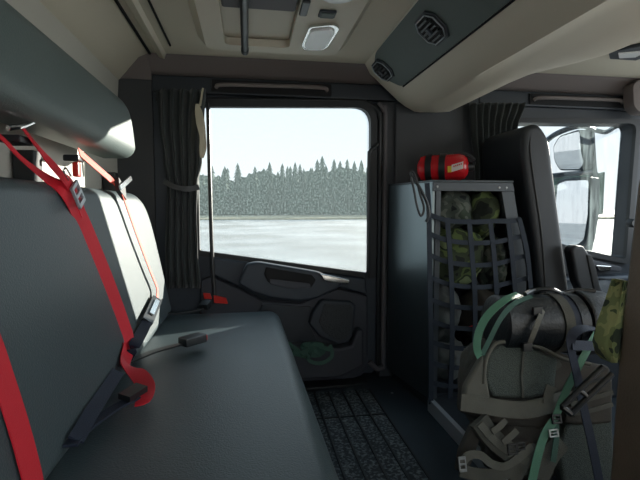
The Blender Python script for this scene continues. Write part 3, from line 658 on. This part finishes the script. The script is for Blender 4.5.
pad([(548, 404), (549, 395), (551, 386)], .03, .056, TAUPE_LT, 'waist_webbing', .003)
pad([(492, 432), (500, 426), (506, 420)], .016, .072, TAUPE_LT, 'hip_webbing', .003)
pad([(503, 443), (511, 436), (517, 430)], .016, .074, TAUPE_LT, 'hip_webbing', .003)
pad([(536, 446), (524, 462), (516, 478), (510, 490)], .030, .060, TAUPE, 'hip_webbing', .008)
pad([(570, 404), (586, 400), (612, 392)], .012, .056, TAUPE, 'pocket_fold', .006)
pad([(566, 414), (588, 411), (612, 404)], .012, .056, TAUPE, 'pocket_fold', .006)
g = strap(B(), [pk(597, 332, .075), pk(586, 352, .095), pk(574, 375, .085), pk(563, 398, .080), pk(556, 416, .074)], .021, PN); x = obj('green_strap', g, GREENW, t); x['label'] = 'green compression strap'
g = strap(B(), [pk(556, 418, .074), pk(545, 434, .080), pk(538, 455, .084), pk(530, 490, .084)], .023, PN); obj('green_strap', g, GREENW, t)
g = strap(B(), [pk(556, 420, .074), pk(556, 440, .078), pk(553, 462, .08)], .016, PN); obj('green_strap', g, GREENDK, t)
pbuckle(556, 419, .014, .012, BLACK, .078); pbuckle(553, 433, .014, .010, DOT, .082)
# green loops running over the mat to the left shoulder
m1 = [(519, 294), (505, 300), (488, 315), (479, 332), (477, 348), (480, 357)]
g = strap(B(), [pk(x, y, o) for (x, y), o in zip(m1, (.02, .060, .07, .06, .05, .040))], .021, [V((.2, -.4, 1)), V((-.2, -.5, .8)), V((-.5, -.8, .4)), V((-.3, -1, .1)), V((-.2, -1, .1)), PN]); obj('green_strap', g, GREENW, t)
m2 = [(532, 296), (514, 304), (501, 318), (491, 337), (482, 355)]
g = strap(B(), [pk(x, y, o) for (x, y), o in zip(m2, (.024, .058, .066, .055, .042))], .014, [V((.1, -.5, 1)), V((0, -.7, .7)), V((0, -1, .3)), PN, PN]); obj('green_strap', g, GREENDK, t)

# rolled foam mat across the top of the pack
ma = pk(494, 323, -.012); mb = pk(602, 322, -.012); mb.y = ma.y - .0; AXM = (mb - ma).normalized(); LM = (mb - ma).length; RM = .083
t = thing('sleeping_mat', 'rolled black foam sleeping mat across the top of the backpack', 'sleeping mat', ((ma + mb) / 2 - V((0, 0, RM))))
bm = B(); lathe(bm, [(0, RM * .3), (0, RM * .9), (.006, RM)] + [(LM * k / 10, RM * (1 - .015 * math.sin(k))) for k in range(1, 10)] + [(LM - .006, RM * .95), (LM, RM * .8), (LM - .012, RM * .72), (LM - .012, RM * .1)], ma, AXM, 36); obj('roll', bm, FOAM, t, 50)
def hoop(h, w, m, rr=RM + .003, a0=0, a1=2 * math.pi, name='strap'):
    u = V((0, 0, 1)); s = AXM.cross(u).normalized(); pts = []; ns = []
    for k in range(25):
        a = a0 + (a1 - a0) * k / 24; n_ = u * math.cos(a) + s * math.sin(a); pts.append(ma + AXM * h + n_ * rr); ns.append(n_)
    bm = B(); strap(bm, pts, w, ns, .003, 2); return obj(name, bm, m, t, 60)
hoop(LM * .52, .030, TAUPE, RM + .004); hoop(LM * .60, .026, NAVYW); hoop(LM * .66, .03, FOAM, RM + .006)
g = strap(B(), [pk(543, 310, .065), pk(538, 322, .085), pk(532, 338, .078), pk(527, 350, .05)], .015, PN); x = obj('webbing', g, TAUPE_LT, t)
for (px, py, o) in ((537, 311, .072), (527, 347, .062)):
    c = pk(px, py, o); bm = B(); box(bm, c.x - .014, c.x + .014, c.y - .006, c.y + .006, c.z - .012, c.z + .012, .003); obj('buckle', bm, BLACK, t)
bm = B(); lathe(bm, [(LM * .72, RM + .012), (LM * .74, RM + .016), (LM * .98, RM + .012), (LM, RM + .004), (LM * .97, RM + .004), (LM * .74, RM + .004)], ma, AXM, 36); obj('outer_wrap', bm, FOAM, t, 50)
bm = B(); tube(bm, [ma + AXM * LM * k + V((0, -.012 * math.sin(k * 30), RM + .012 + .008 * math.sin(k * 17))) for k in (.25, .38, .5, .62, .75, .9)], .007, 8); obj('cord', bm, BLACK, t)

# navy strap hanging down the pack
g = strap(B(), [pk(598, 330, .10), pk(585, 328, .135), pk(573, 334, .14), pk(571, 348, .13), pk(577, 375, .105), pk(583, 405, .100), pk(591, 440, .100), pk(600, 485, .10)], .024, [V((0, -.5, 1)), V((0, -.5, 1)), V((-.5, -1, .5)), PN, PN, PN, PN, PN], .003)
x = obj('hanging_strap', g, NAVYW); tag(x, 'dark navy strap hanging over the right side of the backpack', 'strap')
bm = B(); strap(bm, [pk(572, 345, .135), pk(598, 346, .11)], .026, PN, .003, 1); obj('cross_strap', bm, NAVYW, x)
# black folding stock lying across
t = thing('tube_frame', 'black metal tube frame lying slanted across the right of the backpack', 'tube frame', pk(585, 390, .13))
for off in ((0, 0), (-9, -7)):
    bm = B(); tube(bm, [pk(571 + off[0], 414 + off[1], .13), pk(590 + off[0], 395 + off[1], .135), pk(612 + off[0], 374 + off[1], .14)], .0075, 10); obj('tube', bm, BLACK, t)
bm = B(); tube(bm, [pk(571, 414, .13), pk(562, 407, .13)], .008, 8, 1); obj('cross_bar', bm, BLACK, t); bm = B(); tube(bm, [pk(588, 397, .135), pk(579, 390, .135)], .006, 8, 1); obj('cross_bar', bm, BLACK, t)
# camo cloth hanging by the near seat
bm = B(); cc = []
for (x0, y0, x1) in [(623, 281, 629), (617, 300, 630), (608, 325, 628), (603, 345, 627), (606, 357, 625), (612, 363, 620)]:
    cc.append([aty(x0 + (x1 - x0) * k / 8, y0, .768 - .012 * math.sin(k / 8 * math.pi) + .01 * noise.noise(V((x0 * .1, k, 0)))) for k in range(9)])
R = [[bm.verts.new(p) for p in r] for r in cc]; R2 = [[bm.verts.new(p + V((0, .028, 0))) for p in r] for r in cc]
for a_, b_ in ((R, 1), (R2, -1)):
    for A, C in zip(a_, a_[1:]):
        for k in range(8): bm.faces.new((A[k], A[k + 1], C[k + 1], C[k])[::b_])
def rim(a): return a[0] + [r[-1] for r in a[1:]] + a[-1][-2::-1] + [r[0] for r in a[-2:0:-1]]
e1, e2 = rim(R), rim(R2)
for i in range(len(e1)): bm.faces.new((e1[i], e1[(i + 1) % len(e1)], e2[(i + 1) % len(e1)], e2[i]))
bmesh.ops.recalc_face_normals(bm, faces=bm.faces); bmesh.ops.smooth_vert(bm, verts=bm.verts, factor=.3)
tag(obj('camouflage_cloth', bm, CAMO_LT, None, 60), 'yellow green camouflage cloth hanging beside the right seat back', 'cloth')

# green webbing bundle in the door pocket
bm = B(); random.seed(4); Yp = 1.893
for k in range(7):
    pts = []; x = 294 + k * 4
    for j in range(5): pts.append(aty(x + random.uniform(-8, 12), 352 + random.uniform(-9, 7), Yp - .03 + random.uniform(-.02, .015)))
    strap(bm, pts, .018, V((random.uniform(-.4, .4), -1, random.uniform(.2, .9))), .002, 5)
strap(bm, [aty(305, 350, Yp - .02), aty(310, 361, Yp - .03), aty(322, 363, Yp - .03), aty(332, 356, Yp - .02), aty(330, 345, Yp - .01)], .016, V((0, -1, .5)), .002)
tag(obj('webbing_bundle', bm, GREENDK), 'tangle of dark green webbing in the rear door pocket', 'strap')

# floor mat
bm = B(); x0, x1 = .205, .515
box(bm, x0, x1, .1, 1.845, .0005, .007, .002); n = 5
fm = tag(obj('floor_mat', bm, MATW), 'worn ribbed rubber floor mat beside the bench', 'floor mat')
for k in range(n + 1):
    xx = x0 + .004 + (x1 - x0 - .008) * k / n; bm = B(); box(bm, xx - .004, xx + .004, .1, 1.84, .006, .0125, .002); obj('rib', bm, RUBBER, fm)
bm = B(); box(bm, x0, x1, 1.60, 1.608, .006, .011, .001); obj('cross_rib', bm, RUBBER, fm)
tag(obj('screw', lathe(B(), [(0, .006), (.003, .004)], (.60, 1.80, .0005), (0, 0, 1), 10), DOT), 'small steel screw in the floor by the rack', 'screw')

# ---- front seats
def seat_back(t, poly, y0, y1, thick_bev, m, lean):
    n = len(poly); P = [V(p) for p in poly]; ar = sum(P[i - 1].x * P[i].y - P[i].x * P[i - 1].y for i in range(n)); sg = 1 if ar > 0 else -1
    N2 = []
    for i in range(n):
        d = (P[(i + 1) % n] - P[i - 1]).normalized(); N2.append(V((-d.y, d.x)) * sg)
    r = thick_bev; secs = []
    for y, q in [(y0 + r * (1 - math.sin(a)), r * (1 - math.cos(a))) for a in [math.pi / 2 * k / 5 for k in range(5, -1, -1)]] + [(y1 - r * (1 - math.sin(a)), r * (1 - math.cos(a))) for a in [math.pi / 2 * k / 5 for k in range(0, 6)]]:
        secs.append([V((p.x + m_.x * q, y, p.y + m_.y * q)) for p, m_ in zip(P, N2)])
    for e_, y in ((0, y0), (-1, y1)):
        c_ = [V((p.x + m_.x * r * 1.5, y, p.y + m_.y * r * 1.5)) for p, m_ in zip(P, N2)]
        secs.insert(0 if e_ == 0 else len(secs), c_)
    bm = B(); R = [[bm.verts.new(p) for p in s_] for s_ in secs]
    for A, C in zip(R, R[1:]):
        for k in range(n): bm.faces.new((A[k], A[(k + 1) % n], C[(k + 1) % n], C[k]))
    bm.faces.new(R[0][::-1]); bm.faces.new(R[-1]); bmesh.ops.recalc_face_normals(bm, faces=bm.faces); return obj('backrest', bm, m, t, 50)
t = thing('front_seat', 'tall black leather front seat behind the rack', 'seat', (1.2, 1.5, 0), 'front seats')
prof = rounded([(1.15, .30), (1.285, .30), (1.236, .56), (1.172, .90), (1.142, 1.06), (1.09, 1.118), (1.030, 1.09), (1.028, 1.0), (1.085, .70)], [.03, .03, .1, .06, .038, .032, .028, .04, .1], 5)
seat_back(t, prof, 1.58, 1.895, .022, LEATHER_DK, 0)
bm = B(); tube(bm, [(1.062, 1.584, 1.075), (1.060, 1.578, 1.0), (1.082, 1.578, .88), (1.120, 1.578, .68), (1.15, 1.578, .42)], .003, 6); obj('piping', bm, BLACK, t)
bm = B(); box(bm, 1.29, 1.75, 1.56, 1.925, .30, .45, .05, 4); obj('seat_cushion', bm, LEATHER_DK, t)
bm = B(); box(bm, 1.22, 1.68, 1.60, 1.90, 0, .298, .02); obj('pedestal', bm, NAVY, t)
bm = B(); pp = [aty(562, 249, 1.57), aty(566, 244, 1.57), aty(575, 245, 1.57), aty(580, 252, 1.57), aty(597, 297, 1.57), aty(600, 310, 1.57), aty(582, 310, 1.57), aty(568, 280, 1.57)]; prism(bm, pp, (0, -.05, 0), .012, 3); ar = obj('armrest', bm, LEATHER_DK, t)
bm = B(); prism(bm, [aty(583, 254, 1.535), aty(588, 254, 1.535), aty(592, 266, 1.535), aty(599, 297, 1.535), aty(592, 297, 1.535)], (0, -.02, 0), .005); obj('armrest_lever', bm, BLACK, ar)
t = thing('front_seat', 'brown black front seat back cut off by the right edge', 'seat', (.85, .5, 0), 'front seats')
prof = rounded([(.694, .02), (.82, .02), (.82, .6), (.80, .868), (.748, .880), (.731, .85), (.706, .5)], [.01, .02, .05, .02, .02, .02, .1], 4)
seat_back(t, prof, .28, .757, .012, LEATHER_BR, 0)
bm = B(); box(bm, .81, 1.30, .30, .75, .30, .45, .05, 4); obj('seat_cushion', bm, LEATHER_DK, t)
bm = B(); box(bm, .85, 1.25, .34, .70, 0, .298, .02); obj('pedestal', bm, NAVY, t)

# ---- mirrors outside the front door
t = thing('door_mirror', 'black truck door mirror with two glasses outside the front window', 'mirror', aty(575, 262, 2.35))
def mirror(px, tilt, nx, Yc):
    c = aty(sum(p[0] for p in px) / len(px), sum(p[1] for p in px) / len(px), Yc); n = V((-math.cos(nx), -math.sin(nx), tilt)).normalized()
    P = [atp(x, y, c, n) for x, y in px]; cen = sum(P, V()) / len(P)
    bm = B(); prism(bm, [cen + (p - cen) * 1.10 - n * .004 for p in P], -n * .09, .012, 3); hs = obj('mirror_housing', bm, NAVY, t)
    bm = B(); prism(bm, P, n * .004, 0); obj('mirror_glass', bm, MIRROR, hs, 10); return c
mirror(rounded([(554, 147), (560, 137), (580, 131), (581, 150), (584, 163), (580, 169), (560, 169), (555, 160)], 3, 3), -.067, math.radians(21), 2.33)
mirror(rounded([(558, 184), (566, 181), (589, 180), (588, 215), (584, 240), (574, 247), (560, 243), (555, 220)], 3, 3), .015, math.radians(21), 2.33)
bm = B(); tube(bm, [aty(536, 150, 2.14), aty(556, 134, 2.15), aty(580, 126, 2.2), aty(594, 130, 2.40)], .014, 8); tube(bm, [aty(545, 177, 2.16), aty(570, 174, 2.18), aty(592, 172, 2.42)], .014, 8); tube(bm, [aty(590, 128, 2.40), aty(592, 160, 2.42), aty(595, 205, 2.42), aty(588, 250, 2.40)], .022, 8)
obj('mirror_arm', bm, NAVY, t)
bm = B(); tube(bm, [aty(594, 130, 2.40), aty(606, 132, 2.45), aty(615, 127, 2.5), aty(628, 122, 2.4), aty(640, 118, 2.15)], .014, 8); obj('bracket', bm, NAVY, t)

# ================================================================ OUTDOORS
GZ = -1.35
bm = B(); bmesh.ops.create_grid(bm, x_segments=60, y_segments=60, size=500)
for v in bm.verts: v.co.z = GZ + .25 * noise.noise(v.co * .02) * min(1, v.co.length / 60)
struct('ground', bm, SNOW)
bm = B(); prism(bm, [V(p) for p in [(-200, 78, GZ), (260, 78, GZ), (300, 112, GZ), (-220, 112, GZ)]], (0, 0, .35)); o = tag(obj('dry_grass_strip', bm, GRASS), 'strip of yellow dry grass in front of the forest', 'grass'); o['kind'] = 'stuff'
def conifer(seed):
    random.seed(seed); bm = B(); Hh = 1.0; tiers = 15
    for k in range(tiers):
        f = k / tiers; z0 = .08 + f * .86; r = .20 * (1 - f) ** .62 * random.uniform(.8, 1.15) + .012; hgt = .15 * (1 - f * .5); n = 11
        c = bm.verts.new((0, 0, z0 + hgt)); ring = []
        for i in range(2 * n):
            a = math.pi * i / n; rr = r * (random.uniform(.85, 1.2) if i % 2 == 0 else random.uniform(.45, .65)); ring.append(bm.verts.new((rr * math.cos(a), rr * math.sin(a), z0 - (.03 if i % 2 == 0 else -.01))))
        for i in range(2 * n): bm.faces.new((ring[i], ring[(i + 1) % (2 * n)], c))
        bm.faces.new(ring[::-1])
    return bm
protos = []
for s in range(5):
    t = thing('spruce_tree', 'dark green spruce in the hazy forest edge beyond the snowy field', 'tree', (0, 0, 0), 'spruce trees along the forest edge')
    obj('foliage', conifer(40 + s), NEEDLE, t, 20); obj('trunk', lathe(B(), [(0, .02), (.5, .012), (.9, .004)], (0, 0, 0), (0, 0, 1), 8), BARK, t); protos.append(t)
random.seed(11); spots = []
for row, (Y, n) in enumerate(((112, 27), (120, 27), (129, 27))):
    for k in range(n): spots.append((-24 + 92 * (k + random.uniform(.33, .67)) / n, Y + random.uniform(-3, 3)))
for i, (x, y) in enumerate(spots):
    pr = protos[i % 5]
    if i < 5: r = pr
    else:
        r = pr.copy(); COL.objects.link(r)
        for ch in list(pr.children):
            c = ch.copy(); COL.objects.link(c); c.parent = r
    f = (x + 10) / 44; hh = 12.1 + 3.2 * max(0, min(1.2, f)) + random.uniform(-1.6, 1.6)
    r.location = (x, y, GZ - .1); r.rotation_euler = (0, 0, random.uniform(0, 6.28)); r.scale = (hh * .78, hh * .78, hh)
bm = B()
prev = None
for k in range(260):
    x = -70 + 190 * k / 259; top = 11.2 + 2.4 * noise.noise(V((x * .12, 0, 0))) + 1.3 * noise.noise(V((x * .9, 5, 0))) + max(0, min(2.5, (x + 10) * .06))
    cur = [bm.verts.new((x, 137, GZ)), bm.verts.new((x, 137, GZ + top)), bm.verts.new((x, 142, GZ + top * .95)), bm.verts.new((x, 146, GZ))]
    if prev:
        for a in range(3): bm.faces.new((prev[a], cur[a], cur[a + 1], prev[a + 1]))
    prev = cur
bmesh.ops.recalc_face_normals(bm, faces=bm.faces)
o = tag(obj('forest', bm, NEEDLE, None, 20), 'dense dark forest mass behind the spruce edge', 'forest'); o['kind'] = 'stuff'

# ================================================================ LIGHT
w = bpy.data.worlds.new('sky'); SC.world = w; w.use_nodes = True; nt = w.node_tree; nt.nodes.clear()
out = nt.nodes.new('ShaderNodeOutputWorld'); bg = nt.nodes.new('ShaderNodeBackground'); tc = nt.nodes.new('ShaderNodeTexCoord')
sx = nt.nodes.new('ShaderNodeSeparateXYZ'); rp = nt.nodes.new('ShaderNodeValToRGB'); cr = rp.color_ramp
cr.elements[0].position = 0; cr.elements[0].color = (.96, .98, .98, 1); cr.elements[1].position = .8; cr.elements[1].color = (.50, .70, .92, 1)
e = cr.elements.new(.22); e.color = (.80, .91, .98, 1)
L = nt.links.new; L(tc.outputs['Generated'], sx.inputs[0]); L(sx.outputs['Z'], rp.inputs['Fac']); L(rp.outputs['Color'], bg.inputs['Color']); L(bg.outputs[0], out.inputs['Surface'])
bg.inputs['Strength'].default_value = 2.1
sd_ = bpy.data.lights.new('sun', 'SUN'); sun = bpy.data.objects.new('sun', sd_); COL.objects.link(sun)
sd_.energy = 36.0; sd_.color = (1, .93, .80); sd_.angle = .009
az = (.743, .669); el = math.radians(12.2)
dirv = V((-az[0] * math.cos(el), -az[1] * math.cos(el), -math.sin(el))); sun.rotation_euler = dirv.to_track_quat('-Z', 'Y').to_euler(); sun.location = (20, 12, 8)

vs = SC.view_settings; vs.view_transform = 'Standard'; vs.look = 'None'; vs.exposure = 1.1; vs.gamma = 1; vs.use_curve_mapping = False
